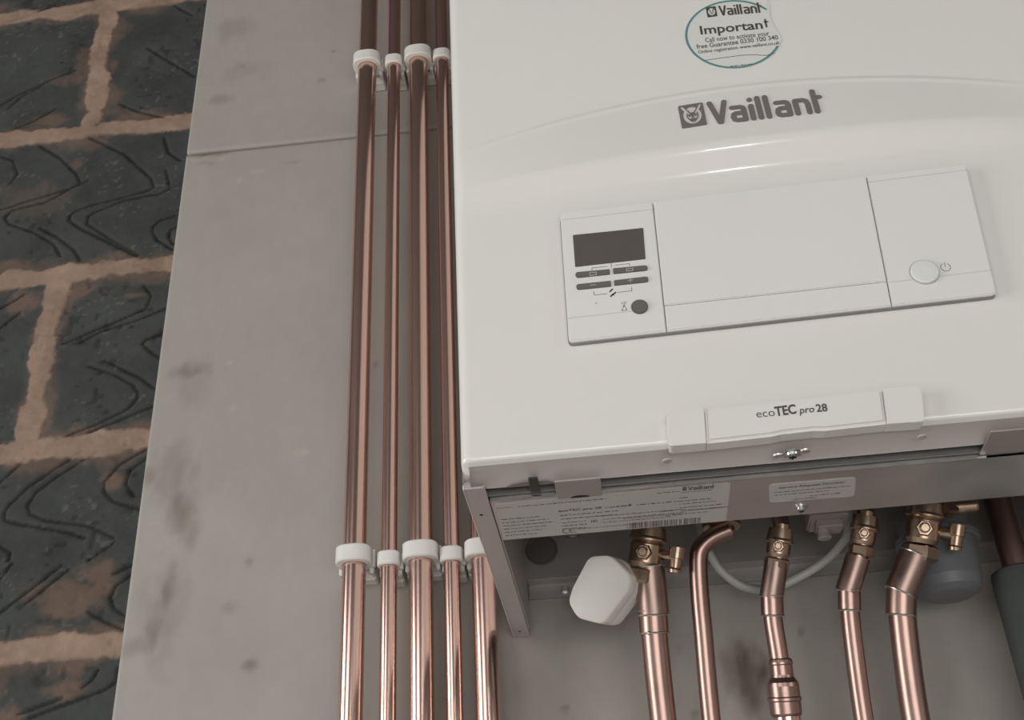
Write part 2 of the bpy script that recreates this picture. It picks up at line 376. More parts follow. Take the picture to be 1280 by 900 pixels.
# ---- two grey boards fixed over the blockwork, meeting in a chipped crack
S0 = at(232, 192, 'y', 0)[[0, 2]]; S1 = at(445, 170, 'y', 0)[[0, 2]]
def seam(x): return S0[1]+(S1[1]-S0[1])*(x-S0[0])/(S1[0]-S0[0])
bx = np.arange(-.373, .95, .003)
def board(name, lo, hi):
    nz = 260; t = np.linspace(0, 1, nz)
    X = np.repeat(bx[None], nz, 0); Lo = lo(bx); Hi = hi(bx); Z = Lo[None]+(Hi-Lo)[None]*t[:, None]
    cr = np.abs(Z-seam(X)[:, :]); nb = fbm(X*14, Z*14, 5); nf = fbm(X*120, Z*60, 3); big = fbm(X*3.1+8, Z*3.1)
    C = np.array([.365, .340, .310])*(.90+.13*nb+.06*(nf-.5)+.10*(big-.5))[..., None]
    dirt = np.zeros(X.shape)
    for px, py, rx, rz, a in ((232, 465, .032, .016, .75), (240, 480, .025, .045, .25), (215, 590, .030, .050, .45), (225, 640, .020, .035, .75), (208, 735, .013, .035, .85), (192, 780, .012, .035, .85),
                              (200, 765, .03, .07, .4), (175, 808, .03, .012, .5), (188, 595, .012, .018, .6), (240, 665, .014, .03, .6), (285, 760, .014, .008, .35), (310, 832, .012, .008, .7), (311, 702, .006, .006, .6),
                              (935, 846, .035, .036, 1.25), (920, 820, .02, .02, .45), (712, 752, .008, .008, .5), (268, 196, .03, .014, .55), (300, 90, .05, .03, .25), (290, 35, .03, .03, .3), (275, 125, .02, .012, .45), (402, 100, .008, .006, .4),
                              (418, 64, .003, .003, .9), (303, 83, .004, .008, .7), (470, 455, .006, .003, .8), (350, 620, .05, .05, .12), (848, 812, .006, .006, .5), (660, 860, .03, .02, .15), (1000, 790, .005, .005, .8), (868, 893, .005, .005, .8), (707, 886, .006, .005, .7), (1190, 870, .02, .03, .18), (365, 203, .015, .004, .3)):
        p = at(px, py, 'y', 0); r = np.hypot((X-p[0])/rx, (Z-p[2])/rz)+(fbm(X*70+px, Z*40+py)-.5)*1.1
        dirt = np.maximum(dirt, a*(1-sstep(.15, 1.05, r)))
    dirt *= .45+.75*fbm(X*110, Z*45+3)
    C = C*(1-np.clip(dirt, 0, 1.2)[..., None]*np.array([.52, .57, .62]))
    chips = np.zeros(X.shape)
    for px, py, rx, rz in ((275, 198, .022, .005), (255, 198, .02, .004), (300, 225, .006, .005), (288, 454, .005, .005), (320, 215, .01, .004), (375, 565, .012, .006), (292, 510, .004, .004)):
        p = at(px, py, 'y', 0); r = np.hypot((X-p[0])/rx, (Z-p[2])/rz)+(fbm(X*90+px, Z*90)-.5)*1.2
        chips = np.maximum(chips, (1-sstep(.4, 1, r)))
    C = C*(1-.5*chips[..., None])+np.array([.46, .40, .34])*(.5*chips[..., None])
    Y = 0.*X+.0006*(nb-.5)-.0004*chips
    Y = Y+np.clip(.004-cr, 0, .004)*.35
    # turn the outer ring of the sheet back to the blockwork for its thickness
    xs = np.concatenate([X[:, :1], X, X[:, -1:]], 1); zs = np.concatenate([Z[:, :1], Z, Z[:, -1:]], 1); ys = np.concatenate([Y[:, :1]+.012, Y, Y[:, -1:]+.012], 1); cs = np.concatenate([C[:, :1], C, C[:, -1:]], 1)
    xs = np.concatenate([xs[:1], xs, xs[-1:]]); zs = np.concatenate([zs[:1], zs, zs[-1:]]); ys = np.concatenate([ys[:1]+.012, ys, ys[-1:]+.012]); cs = np.concatenate([cs[:1]*.3, cs, cs[-1:]*.3])  # sheet ends painted darker for the shade inside the crack
    return tag(gridmesh(name, xs, ys, zs, cs, BOARDM), kind='structure')
BOARDM = mat_attr('cement_board', .62, bump=.12, bscale=700)
jag = lambda x: .0012*(fbm(x*70, x*0+3)-.5)+.0030*np.clip(1-np.abs(x+.353)/.02, 0, 1)*fbm(x*300, x*0)
board('wall_board', lambda x: 0*x-.45, lambda x: seam(x)-.0014-.0020*np.clip((-.14-x)/.23, 0, 1)-np.abs(jag(x))*1.2)
board('wall_board.001', lambda x: seam(x)+.0004+np.abs(jag(x+.4)), lambda x: 0*x+1.2)

# ------------------------------------------------------------------ boiler
BW, FY = .475, .338
boiler = empty('boiler', (.0, 0., 0.), 'white wall-hung boiler with control panel, fixed to the grey board', 'boiler')
def crease(x):
    zu = .3235-.70*(x-.238)**2; zl = .2625-.20*(x-.285)**2; return zu, zl
def bulge(x, z):
    zu, zl = crease(x); u = np.abs((x-.231)/.231); H = .0085*np.clip(1-u**3.2, 0, 1)
    up = np.clip((zu-z)/np.maximum(zu-zl, 1e-3), 0, 1)
    down = 1-sstep(0, 1, (zl-z)/.030)
    ridge = .0007*np.exp(-((z-zu+.002)/.0022)**2)*np.clip(1-u**6, 0, 1)
    return np.where(z > zl, H*up, H*down)+ridge
def surf(x, z): return FY+float(bulge(np.array(x), np.array(z)))
# casing: left side, front with its arched band, right side and the turned-in bottom lip
er = .0068; prof = []                          # (x, y, weight of front detail)
for y in (0, -.11, -.22, -.30, -FY+er*1.6): prof.append((0, y, 0))
for k in range(1, 6):
    a = k/6*math.pi/2; prof.append((er*(1-math.cos(a)), -FY+er-er*math.sin(a), 0))
for x in np.linspace(er, BW-er, 170): prof.append((x, -FY, 1))
for k in range(1, 6):
    a = math.pi/2*(1-k/6); prof.append((BW-er*(1-math.cos(a)), -FY+er-er*math.sin(a), 0))
for y in (-FY+er*1.6, -.30, -.22, -.11, 0): prof.append((BW, y, 0))
prof = np.array(prof)
zr = list(np.arange(.72, .36, -.03))+list(np.arange(.36, .235, -.0014))+list(np.arange(.235, .0155, -.008))
rows = [(z, 0., 1.) for z in zr]
for k in range(0, 9):
    a = k/8*math.radians(68); rows.append((.0150-.0034*math.sin(a), .0034*(1-math.cos(a)), 1.))
rows += [(.0105, .0052, 1.), (.0036, .0244, 1.), (.0030, .0250, 1.), (.0036, .0256, 1.), (.0050, .0254, 1.), (.0112, .0075, 1.)]
V = []
nl = next(i for i, r_ in enumerate(rows) if r_[0] == .0105)      # the darker grey return lip starts here
for i_, (z, inset, _) in enumerate(rows):
    for x, y, wt in prof:
        yy = y
        if wt: yy = y-float(bulge(x, z))*(1 if z > .2 else 0)+inset*1.0
        elif y < -FY+er*1.2: yy = y+inset
        V.append((x, yy, z if wt or i_ <= nl else .0012))
nP = len(prof); F = [(i*nP+k, i*nP+k+1, (i+1)*nP+k+1, (i+1)*nP+k) for i in range(len(rows)-1) for k in range(nP-1)]
kf = [k for k in range(nP) if prof[k][2]]
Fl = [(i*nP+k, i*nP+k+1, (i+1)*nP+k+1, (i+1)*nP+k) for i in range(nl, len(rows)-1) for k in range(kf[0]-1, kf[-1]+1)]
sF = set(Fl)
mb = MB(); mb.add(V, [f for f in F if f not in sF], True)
mb.add([(0, 0, .72), (0, -FY, .72), (BW, -FY, .72), (BW, 0, .72)], [(0, 1, 2, 3)])
casing = mb.build('casing', M['white'], boiler)
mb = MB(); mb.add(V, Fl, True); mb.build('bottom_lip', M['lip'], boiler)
# small dents and stop screw hole in the bottom lip
for px, py in ((834, 576), (1153, 546)):
    p = at(px, py, 'z', .003); mb = MB(); lathe(mb, (p[0], p[1], .0032), (0, 0, -1), [(0, .0036), (.0008, .0030), (.0010, .0016)], 20); mb.build('stop_stud', M['lip'], casing)
# ---- emblem and lettering on the band
LY = surf(.24, .292)
def conform(u, v, q): return (u, -surf(u, v)-q, v)
emb = MB(); x0, x1, z0, z1 = .1812, .2008, .2795, .3055; sx, sz = x1-x0, z1-z0
E_ = lambda a, b: (x0+a*sx, z0+b*sz)
prism(emb, rounded([E_(0, 0), E_(1, .05), E_(1, 1.08), E_(0, 1.03)], .0015), conform, 0, .0008)
emblem = emb.build('emblem', M['logo'], casing)
def shape(mb, pts, q0, q1): prism(mb, [E_(a, b+.05*a) for a, b in pts], conform, q0, q1)
el = MB(); shape(el, disc(.5, .5, .36, .37), .0008, .0010)
shape(el, [(.09, .93), (.17, .93), (.40, .60), (.30, .57)], .0008, .0011); shape(el, [(.91, .93), (.83, .93), (.60, .60), (.70, .57)], .0008, .0011)
el.build('emblem_disc', M['logolight'], casing)
eh = MB()
for s in (0, 1):
    mx = (lambda a: 1-a) if s else (lambda a: a)
    pl = [(mx(a), b) for a, b in [(.17, .93), (.27, .84), (.47, .58), (.43, .54)]]; shape(eh, pl, .001, .0014)
    for pts in ([(.30, .60), (.28, .45), (.36, .30), (.47, .19)], [(.47, .56), (.48, .42), (.45, .33)], [(.34, .50), (.38, .54), (.44, .50), (.38, .46), (.35, .49)], [(.40, .33), (.46, .27), (.50, .30)]):
        stroke(eh, [E_(mx(a), b+.05*mx(a)) for a, b in pts], .045*sx, conform, .001, .0014)
shape(eh, [(.40, .62), (.60, .62), (.53, .50), (.47, .50)], .001, .0014); shape(eh, [(.44, .30), (.56, .30), (.50, .22)], .001, .0014)
eh.build('emblem_hare', M['logo'], casing)
def vaillant(mb, frame, u0, u1, v0, cap, d0, d1, skew=0., wd=35):
    su = (u1-u0)/720; sv = cap/150
    S = [[(18, 137), (62, 12)], [(68, 12), (112, 137)],
         [(152, 93), (205, 93), (219, 87), (224, 72), (224, 12)], [(222, 12), (172, 12), (156, 18), (151, 34), (157, 50), (172, 56), (222, 56)],
         [(273, 12), (273, 92)], [(273, 130), (273.1, 132)], [(322, 12), (322, 138)], [(372, 12), (372, 138)],
         [(432, 93), (485, 93), (499, 87), (504, 72), (504, 12)], [(502, 12), (452, 12), (436, 18), (431, 34), (437, 50), (452, 56), (502, 56)],
         [(552, 12), (552, 93)], [(552, 93), (600, 93), (618, 85), (625, 68), (625, 12)],
         [(674, 12), (674, 142)], [(676, 102), (708, 102)]]
    fr = lambda u, v, q: frame(u0+u, v0+v+skew*u, q)
    for i, s in enumerate(S): stroke(mb, [(a*su, b*sv) for a, b in s], wd*su, fr, d0, d1+i*1e-6)
mb = MB(); vaillant(mb, conform, .2035, .2915, .2795, .0283, 0, .0009); mb.build('brand_lettering', M['logo'], casing)
# ---- round guarantee sticker, its right edge torn back
fc = front(FY+.0002)
st = (.2357, .3812, .0395)
cut = [at(px, py, 'y', -FY)[[0, 2]] for px, py in ((979, 60), (977, 50), (972, 40), (966, 31), (962, 20), (962, 8), (958, -6))]
a0 = math.atan2(cut[0][1]-st[1], cut[0][0]-st[0]); 
angs = np.linspace(a0, a0-math.radians(292), 70)
ring = [(st[0]+st[2]*math.cos(a), st[1]+st[2]*math.sin(a)) for a in angs]
poly = ring+[tuple(c_) for c_ in cut[::-1][:-1]]
mb = MB(); prism(mb, poly, fc, 0, .0003); stk = mb.build('guarantee_sticker', M['sticker'], boiler); stk['label'] = 'round white sticker with teal rim and torn right edge'
mb = MB(); fb = front(FY+.0006)
for a, b in zip(angs[:-1], angs[1:]):
    q = [(st[0]+r*math.cos(t), st[1]+r*math.sin(t)) for r, t in ((st[2]-.0002, a), (st[2]-.0002, b), (st[2]-.0021, b), (st[2]-.0021, a))]
    mb.add([fb(*p_, 0) for p_ in q], [(0, 1, 2, 3)])
mb.build('sticker_rim', M['teal'], stk)
mb = MB()
P_ = lambda px, py: at(px, py, 'y', -FY-.0006)[[0, 2]]
def wpx(mb, txt, a, b, cap, frame, plane, bold=0., slant=0., d=0.):
    """a line of print from baseline start a to baseline end b (photo measurements)"""
    A = plane(*a); B = plane(*b); wdt = B[0]-A[0]; write(mb, txt, frame, A[0], A[1], wdt, cap, d, bold, slant, (B[1]-A[1])/wdt)
A = P_(900, 20); B = P_(953, 16); vaillant(mb, fb, A[0], B[0], A[1], .0125, 0, .0001, (B[1]-A[1])/(B[0]-A[0]))
wpx(mb, 'Importan', (876, 43), (954, 35.5), .0098, fb, P_, .020)
A = P_(958.5, 34.5); stroke(mb, [(A[0], A[1]+.001), (A[0], A[1]+.0092)], .0015, fb, 0, .0001); stroke(mb, [(A[0]-.0010, A[1]+.0068), (A[0]+.0018, A[1]+.0066)], .0012, fb, 0, .0001)
wpx(mb, 'Call now to activate your', (882, 53), (962, 44), .0052, fb, P_, .008)
wpx(mb, 'free Guarantee 0330 100 340', (871, 61), (973, 49), .0050, fb, P_, .012)
wpx(mb, 'Online registration www.vaillant.co.uk', (873, 67), (975, 55), .0036, fb, P_, .012)
pts = [P_(*q) for q in ((881, 75.5), (905, 72), (928, 69), (945, 68.5), (957, 69.5), (968, 66.5))]; stroke(mb, [tuple(q) for q in pts], .00045, fb, 0, .0001)
A = P_(913, 83.5); fineprint(mb, fb, A[0], A[1], .017, .0017, 0, 5)
mb.build('sticker_lettering', M['ink'], stk)
mb = MB(); A = P_(884.5, 22); B = P_(897, 20.5); wd_ = B[0]-A[0]
prism(mb, rounded([(A[0], A[1]), (B[0], A[1]+.0004), (B[0], A[1]+.0125), (A[0], A[1]+.0121)], .0008), fb, 0, .0001)
mb.build('sticker_emblem', M['ink'], stk)
mb = MB(); cx_, cz_ = (A[0]+B[0])/2, A[1]+.0062
prism(mb, disc(cx_, cz_, wd_*.34, .0041), fb, .0001, .0002)
mb.build('sticker_emblem_disc', M['sticker'], stk)
mb = MB()
for s in (-1, 1):
    stroke(mb, [(cx_+s*wd_*.33, cz_+.0045), (cx_+s*wd_*.10, cz_+.0008)], .0007, fb, .0002, .0003); stroke(mb, [(cx_+s*wd_*.13, cz_+.0008), (cx_+s*wd_*.11, cz_-.0014), (cx_, cz_-.003)], .0006, fb, .0002, .0003)
mb.build('sticker_emblem_hare', M['ink'], stk)

# ---- control panel: three white sections, display, buttons
PY = FY+.0062
Q = lambda px, py: tuple(at(px, py, 'y', -PY)[[0, 2]])
panel = None
mb = MB(); fp = front(FY)
base = [Q(711, 427), Q(1246, 367), Q(1207, 205), Q(700, 266.5)]
prism(mb, rounded([(base[0][0]+.0006, base[0][1]+.0006), (base[1][0]-.0006, base[1][1]+.0006), (base[2][0]-.0006, base[2][1]-.0006), (base[3][0]+.0006, base[3][1]-.0006)], .004), fp, -.001, .0040)
panel = mb.build('control_panel', mat('shaded_carrier', (.42, .41, .40), .5), boiler)  # carrier coloured grey so the panel's underside looks shaded
mb = MB(); prism(mb, rounded([(base[0][0]-.0006, base[0][1]-.0005), (base[1][0]+.0008, base[1][1]-.0005), (base[2][0]+.0008, base[2][1]), (base[3][0]-.0006, base[3][1])], .004), fp, -.001, .0006); mb.build('panel_shade_rim', mat('shade_rim_grey', (.27, .26, .255), .6), panel)  # dark rim painted in for the shade along the panel's edges
def mix(a, b, t): return (a[0]+(b[0]-a[0])*t, a[1]+(b[1]-a[1])*t)
BL, BR, TR, TL = base
def pq(s, t): return mix(mix(BL, BR, s), mix(TL, TR, s), t)      # panel coordinates 0..1
d1t, d2t = .2325, .7590
sec = []
g = .0008
def section(name, s0, s1, r0, label=None):
    """one section of the panel: upright face plus a slightly raked foot strip"""
    mb = MB(); zf = .170
    up = [pq(s0, zf), pq(s1, zf), pq(s1, 1), pq(s0, 1)]; lo = [pq(s0, 0), pq(s1, 0), pq(s1, zf), pq(s0, zf)]
    poly = rounded([pq(s0, 0), pq(s1, 0), pq(s1, 1), pq(s0, 1)], r0)
    prism(mb, poly, fp, .0039, .0062, .0007, 2)
    return mb.build(name, M['wplastic'], panel), lo
gs = g/.3
section('display_section', 0, d1t-gs/2, [.0035, 0, 0, .003]); section('button_section', d2t+gs/2, 1, [0, .0035, .003, 0])
# flap with a split foot strip
mb = MB(); prism(mb, [pq(d1t+gs/2, .186), pq(d2t-gs/2, .178), pq(d2t-gs/2, 1), pq(d1t+gs/2, 1)], fp, .0039, .0064, .0007); mb.build('flap', M['wplastic'], panel)
mb = MB(); prism(mb, [pq(d1t+gs/2, 0), pq(d2t-gs/2, 0), pq(d2t-gs/2, .174), pq(d1t+gs/2, .182)], fp, .0039, .0062, .0007); mb.build('foot_strip', M['wplastic'], panel)
fpp = front(PY)
# scored line above the foot of both outer sections
scm = mat('scored_line', (.48, .465, .45), .6)
for a, b in (((708.5, 398), (789, 389.2)), ((1112, 353), (1241, 337.5)), ((703, 275), (818, 261.5)), ((818, 261), (1084, 229)), ((1084, 228), (1209, 212.5))):
    mb = MB(); stroke(mb, [Q(*a), Q(*b)], .00035, fpp, 0, .00008); mb.build('scored_line', scm, panel)
mb = MB(); prism(mb, rounded([Q(719, 334), Q(807, 324), Q(804, 285), Q(716, 294)], .0006), fpp, -.0004, .0003, .0001); disp = mb.build('display', M['lcd'], panel)
def pill(pts, r): return rounded([Q(*p) for p in pts], r)
for pts in ([(720, 348), (762.5, 343.5), (762, 337), (719, 341)], [(767, 343), (810, 338.5), (809, 332), (766, 336)],
            [(721, 363), (764, 358.5), (763.5, 351.5), (720, 356)], [(768, 357.5), (811, 353), (810, 346), (767.5, 351)]):
    pts = [pts[0], pts[1], pts[2], pts[3]]
    left = pts[0][0] < 740
    mb = MB(); prism(mb, pill(pts, [.0022, .0006, .0006, .0022] if left else [.0006, .0022, .0022, .0006]), fpp, -.0005, .0011, .0004); mb.build('menu_button', M['button'], panel)
mb = MB(); c_ = Q(799.5, 384); prism(mb, disc(c_[0], c_[1], .0060), fpp, -.0005, .0014, .0006); mb.build('reset_button', M['button'], panel)
mb = MB(); c_ = Q(1155.5, 340.5); cpx = c_; prism(mb, disc(c_[0], c_[1], .0103, n=40), fpp, -.0005, .0006); mb.build('power_button_shadow_rim', mat('button_shadow_ring', (.45, .44, .43), .5), panel)  # grey disc behind the button painted as its shadow ring
mb = MB(); lathe(mb, (c_[0], -PY-.0004, c_[1]), (0, -1, 0), [(0, .0096), (.0010, .0096), (.0016, .0088), (.0018, .005), (.0017, .0005)], 40); mb.build('power_button', M['power'], panel)
# printed symbols
mb = MB(); T = .0004
def ln(*pts, wd=T): stroke(mb, [Q(*p) for p in pts], wd, fpp, 0, .00006)
ln((740, 338), (740, 335), (759, 333)); ln((764, 329), (764.3, 334)); ln((769, 331.5), (787, 329.5), (787, 332)); ln((742, 364.5), (743, 369), (759, 367)); ln((772, 365.5), (790, 363.5), (789.5, 359))
for a, b in ((764, 363), (768, 367), (765, 369)): ln((a-1.5, b+1.5), (a+1.5, b-1.5), wd=.0012)
mb.build('menu_symbols', M['ink'], panel); mb = MB()
ln((777, 388.5), (784, 387.5)); ln((777.5, 388), (780, 381), (783.5, 387)); ln((776.5, 378), (778, 380)); ln((783, 377), (781.5, 380)); ln((780, 377), (780, 384))
ln((745, 379), (745.2, 379.4), wd=.0007)
mb.build('flame_symbol', M['ink'], panel); mb = MB()
c_ = Q(1182, 334); ar = [(c_[0]+.0033*math.sin(t), c_[1]+.0033*math.cos(t)) for t in np.linspace(.5, 2*math.pi-.5, 22)]; stroke(mb, ar, .0004, fpp, 0, .00006); stroke(mb, [(c_[0], c_[1]+.0005), (c_[0], c_[1]+.0040)], .0004, fpp, 0, .00006)
mb.build('power_symbol', M['ink'], panel)
mb = MB(); fbt = front(PY+.0012)
Qb = lambda px, py: tuple(at(px, py, 'y', -PY-.0012)[[0, 2]])
def lw(*pts, wd=.0004): stroke(mb, [Qb(*p) for p in pts], wd, fbt, 0, .00006)
SYM = mat('symbol_white', (.6, .59, .58), .5)
for set_ in ([((737, 341), (745, 340), (745.5, 343.5), (737.5, 344.5), (737, 341))], [((783, 336), (791, 335), (791.5, 338), (783.5, 339), (783, 336))], [((738, 356.5), (745, 355.7))], [((785, 350.5), (791, 349.8)), ((787.8, 347.5), (788.2, 352.5))]):
    mb = MB(); [lw(*p_) for p_ in set_]; mb.build('button_symbol', SYM, panel)

# ---- handle with the model name, clipped over the bottom edge
HY = FY
Hq = lambda px, py: tuple(at(px, py, 'y', -FY-.008)[[0, 2]])
fh = front(FY-.004)
mb = MB(); prism(mb, rounded([Hq(836, 557), Hq(883, 553), Hq(880, 508), Hq(833, 516)], [.003, .0005, .001, .005]), fh, 0, .0115, .0018, 3)
mb.build('handle_end', M['white'], boiler); mb = MB()
prism(mb, rounded([Hq(1109, 529), Hq(1156, 526), Hq(1152, 481), Hq(1103, 485)], [.0005, .003, .005, .001]), fh, 0, .0115, .0018, 3)
mb.build('handle_end', M['white'], boiler)
mb = MB(); q0, q1 = Hq(883.5, 553), Hq(1108.5, 528.5); t0, t1 = Hq(881, 509), Hq(1102.5, 485)
bot = [q0, mix(q0, q1, .36), mix(q0, q1, .42), mix(q0, q1, .60), mix(q0, q1, .66), q1]; bot = [(b[0], b[1]+(.0009 if 1 < i < 4 else 0)) for i, b in enumerate(bot)]
prism(mb, bot+[t1, t0], fh, 0, .0122, .0022, 3); handle = mb.build('nameplate', M['white'], boiler)
mb = MB(); fl = front(FY+.0084); Hp = lambda px, py: tuple(at(px, py, 'y', -FY-.0084)[[0, 2]])
wpx(mb, 'eco', (946, 522), (969, 519.7), .0058, fl, Hp, -.004); wpx(mb, 'TEC', (969.5, 520), (996, 516.5), .0068, fl, Hp, .03); wpx(mb, 'pro', (1000, 516.8), (1018, 515), .0050, fl, Hp, .012, .18); wpx(mb, '28', (1021, 514.8), (1035, 513.6), .0056, fl, Hp, .022)
mb.build('model_lettering', M['ink'], handle)

# ---- side flanges under the casing
for s in (0, 1):
    mb = MB()
    x0, x1 = (0, .0143) if not s else (BW-.0143, BW)
    box(mb, x0, x1, -.3215, -.0015, -.0004, .0012, .0004, 1)
    xi = .0143 if not s else BW-.0155
    box(mb, xi-.0012, xi, -.3215, -.004, 0, .0015); box(mb, xi-.0002, xi+.0012, -.225, -.017, .0016, .1245)
    fl_ = mb.build('side_flange', M['lip'], boiler)
    mb = MB(); xe = 0 if not s else BW
    box(mb, min(xe, xe+(-.0007 if not s else .0007)), max(xe, xe+(-.0007 if not s else .0007)), -.3215, -.0015, -.0006, .003); mb.build('flange_edge', M['white'], fl_)
    for y in (-.2776, -.0173):
        mb = MB(); lathe(mb, (.0062 if not s else BW-.0062, y, -.0003), (0, 0, -1), [(0, .0015), (.0003, .0013)], 14); mb.build('rivet_hole', M['dark'], fl_)
# ---- recessed rail in the gap behind the casing lip
mb = MB(); box(mb, .002, BW-.002, -.334, -.288, .0125, .0140); box(mb, .002, BW-.002, -.3035, -.3015, .002, .0125)
rail = mb.build('gap_rail', M['darksteel'], boiler)
mb = MB(); box(mb, .002, BW-.002, -.3122, -.3112, .0035, .0050); mb.build('lip_edge', M['steel'], rail)
mb = MB(); box(mb, .3475, BW-.001, -.3335, -.2995, .0012, .0024, .0003, 1); cov = mb.build('gap_cover', M['pink'], boiler)
mb = MB(); box(mb, .0618, .0928, -.3240, -.2962, -.0022, -.0008, .0003, 1); brk = mb.build('bracket', M['pink'], boiler)
mb = MB(); prism(mb, [(.0775+.0065*math.cos(t), .2966+.0032*math.sin(t)) for t in np.linspace(0, math.pi, 14)], under(-.0022), 0, .0002); mb.build('bracket_notch', M['dark'], brk)
mb = MB(); box(mb, .0445, .0508, -.3265, -.3010, .0005, .0022, .0003, 1); mb.build('black_tab', M['black'], rail)
mb = MB(); prism(mb, [(.0262, .3117), (.0325, .3117+.0045), (.040, .3117+.0062), (.056, .3117+.0060), (.0615, .3117+.002), (.0615, .3117)], under(.0029), 0, .0002); mb.build('lip_notch', M['darksteel'], casing)
# ---- bottom plate of the electronics box with its labels
mb = MB(); box(mb, .0150, BW-.015, -.2985, -.2278, 0, .0012); box(mb, .0150, BW-.015, -.2985, -.2975, 0, .011)
plate = mb.build('base_plate', M['steel'], boiler)
mb = MB(); box(mb, .0150, .352, -.2995, -.2981, -.0010, .0006); mb.build('plate_edge', M['solder'], plate)
mb = MB(); box(mb, .0150, BW-.015, -.2290, -.2278, .001, .1245); mb.build('plate_back', M['chassis'], plate)
fu = under(-.0001); U = lambda px, py: (lambda p: (p[0], -p[1]))(at(px, py, 'z', -.0004))
mb = MB(); prism(mb, rounded([(.0168, .2278+.0012), (.1812, .2278+.0012), (.1812, .2945), (.0168, .2935)], .002), fu, 0, .0003); dp = mb.build('data_plate', M['greylabel'], boiler); dp['label'] = 'grey rating label under the boiler with barcode'
ful = under(-.0005)
mb = MB()
def utx(txt, a, b, cap, bold=.01, slant=0.): wpx(mb, txt, a, b, cap, ful, U, bold, slant)
utx('Serial-No.', (621, 636), (641, 634), .0020); A = U(648, 633.5); fineprint(mb, ful, A[0], A[1], .062, .0024, 0, 1)
for k, (a, e) in enumerate((((627, 650), .027), ((628, 654), .034), ((629, 658), .036), ((630, 662), .031), ((631, 666), .028), ((632, 670), .024))):
    A = U(*a); fineprint(mb, ful, A[0], A[1], e, .0024, 0, 20+k)
utx('ecoTEC pro 28', (698, 640), (752, 635.5), .0034, .03); A = U(757, 635); fineprint(mb, ful, A[0], A[1], .018, .0032, 0, 31); utx('R', (786, 632.5), (790, 632), .0034, .03)
A = U(796, 631.5); fineprint(mb, ful, A[0], A[1], .052, .0026, 0, 32)
for k, (a, e) in enumerate((((700, 645), .042), ((701, 649.5), .040), ((702, 654), .018), ((702.5, 658), .019), ((703, 662), .019))):
    A = U(*a); fineprint(mb, ful, A[0], A[1], e, .0026, 0, 40+k)
utx('NO', (739, 653), (747, 652.3), .0040, .04)
for k, (a, e) in enumerate((((752, 645.5), .060), ((753, 649.5), .060), ((753, 653.5), .050), ((722, 661.5), .045), ((779, 648.5), .04))):
    A = U(*a); fineprint(mb, ful, A[0], A[1], e, .0020, 0, 50+k)
for k, (a, e) in enumerate((((821, 617), .016), ((849, 623), .006), ((849, 630.5), .026), ((850, 635), .030), ((851, 639), .030), ((825, 640), .010), ((848, 643), .022), ((860, 638), .03), ((832, 645), .012))):
    A = U(*a); fineprint(mb, ful, A[0], A[1], e, .0022, 0, 70+k)
A = U(853, 613.5); B = U(858, 613); prism(mb, [(A[0], A[1]), (B[0], A[1]), (B[0], A[1]+.0062), (A[0], A[1]+.0062)], ful, 0, .0001)
A = U(860, 613); B = U(893, 610); vaillant(mb, ful, A[0], B[0], A[1], .0065, 0, .0001); A = U(851, 616); fineprint(mb, ful, A[0], A[1], .022, .0016, 0, 90)
c1, c2 = U(708, 663.5), U(716.5, 662.8); R_ = .0030
for cc, mid in ((c1, False), (c2, True)):
    stroke(mb, [(cc[0]+.0002+R_*.95*math.cos(t), cc[1]+R_*1.45*math.sin(t)) for t in np.linspace(math.radians(60), math.radians(300), 14)], .0007, ful, 0, .0001)
    if mid: stroke(mb, [(cc[0]-R_, cc[1]), (cc[0]+.0008, cc[1])], .0007, ful, 0, .0001)
A = U(784, 661); B = U(877, 653.5); r = random.Random(8); u = A[0]
while u < B[0]:
    l = r.choice([.0004, .0004, .0008, .0012]); t = (u-A[0])/(B[0]-A[0]); v = A[1]+(B[1]-A[1])*t
    mb.add([ful(u, v, 0), ful(u+l, v, 0), ful(u+l, v+.0105, 0), ful(u, v+.0105, 0)], [(0, 1, 2, 3)]); u += l+r.choice([.0004, .0006, .0010, .0016 if r.random() < .4 else .0005])
mb.build('data_lettering', M['ink2'], dp)
mb = MB(); prism(mb, rounded([U(962, 628.5), U(1068, 620.5), U(1070, 597), U(961, 606)], .004), fu, 0, .0003); sl = mb.build('service_label', M['slabel'], boiler); sl['label'] = 'small pale label beside the rating label'
mb = MB(); utx('Service Request Number', (973, 611), (1056, 603.5), .0032, .022)
for k, (a, e) in enumerate((((968, 616), .052), ((968, 619.5), .038), ((992, 624.5), .016), ((1012, 620), .022))):
    A = U(*a); fineprint(mb, ful, A[0], A[1], e, .0022, 0, 60+k)
mb.build('service_lettering', M['ink2'], sl)
# screws
def screw(parent, p, r):
    mb = MB(); lathe(mb, p, (0, 0, -1), [(0, r*1.5), (.0006, r*1.5), (.0007, r), (.0022, r*.92), (.0030, r*.6), (.0031, r*.2)], 20)
    s = mb.build('screw', M['chrome'], parent)
    mb = MB()
    for a in (0, 1):
        h, k = (r*.55, r*.13) if a else (r*.13, r*.55); box(mb, p[0]-h, p[0]+h, p[1]-k, p[1]+k, p[2]-.0035, p[2]-.0028)
    mb.build('cross_slot', M['dark'], parent)
p = U(1001, 635); screw(plate, (p[0], -p[1], 0), .0034)
p = at(991, 565, 'z', .002); screw(casing, (p[0], p[1]+.004, .003), .0046)
mb = MB()
for px, py in ((973, 569), (1007, 563)):
    q = at(px, py, 'z', .002); lathe(mb, (q[0], q[1]+.003, .0032), (0, 0, -1), [(0, .0038), (.0010, .0034), (.0014, .0018)], 18)
mb.build('screw_lug', M['steel'], casing)
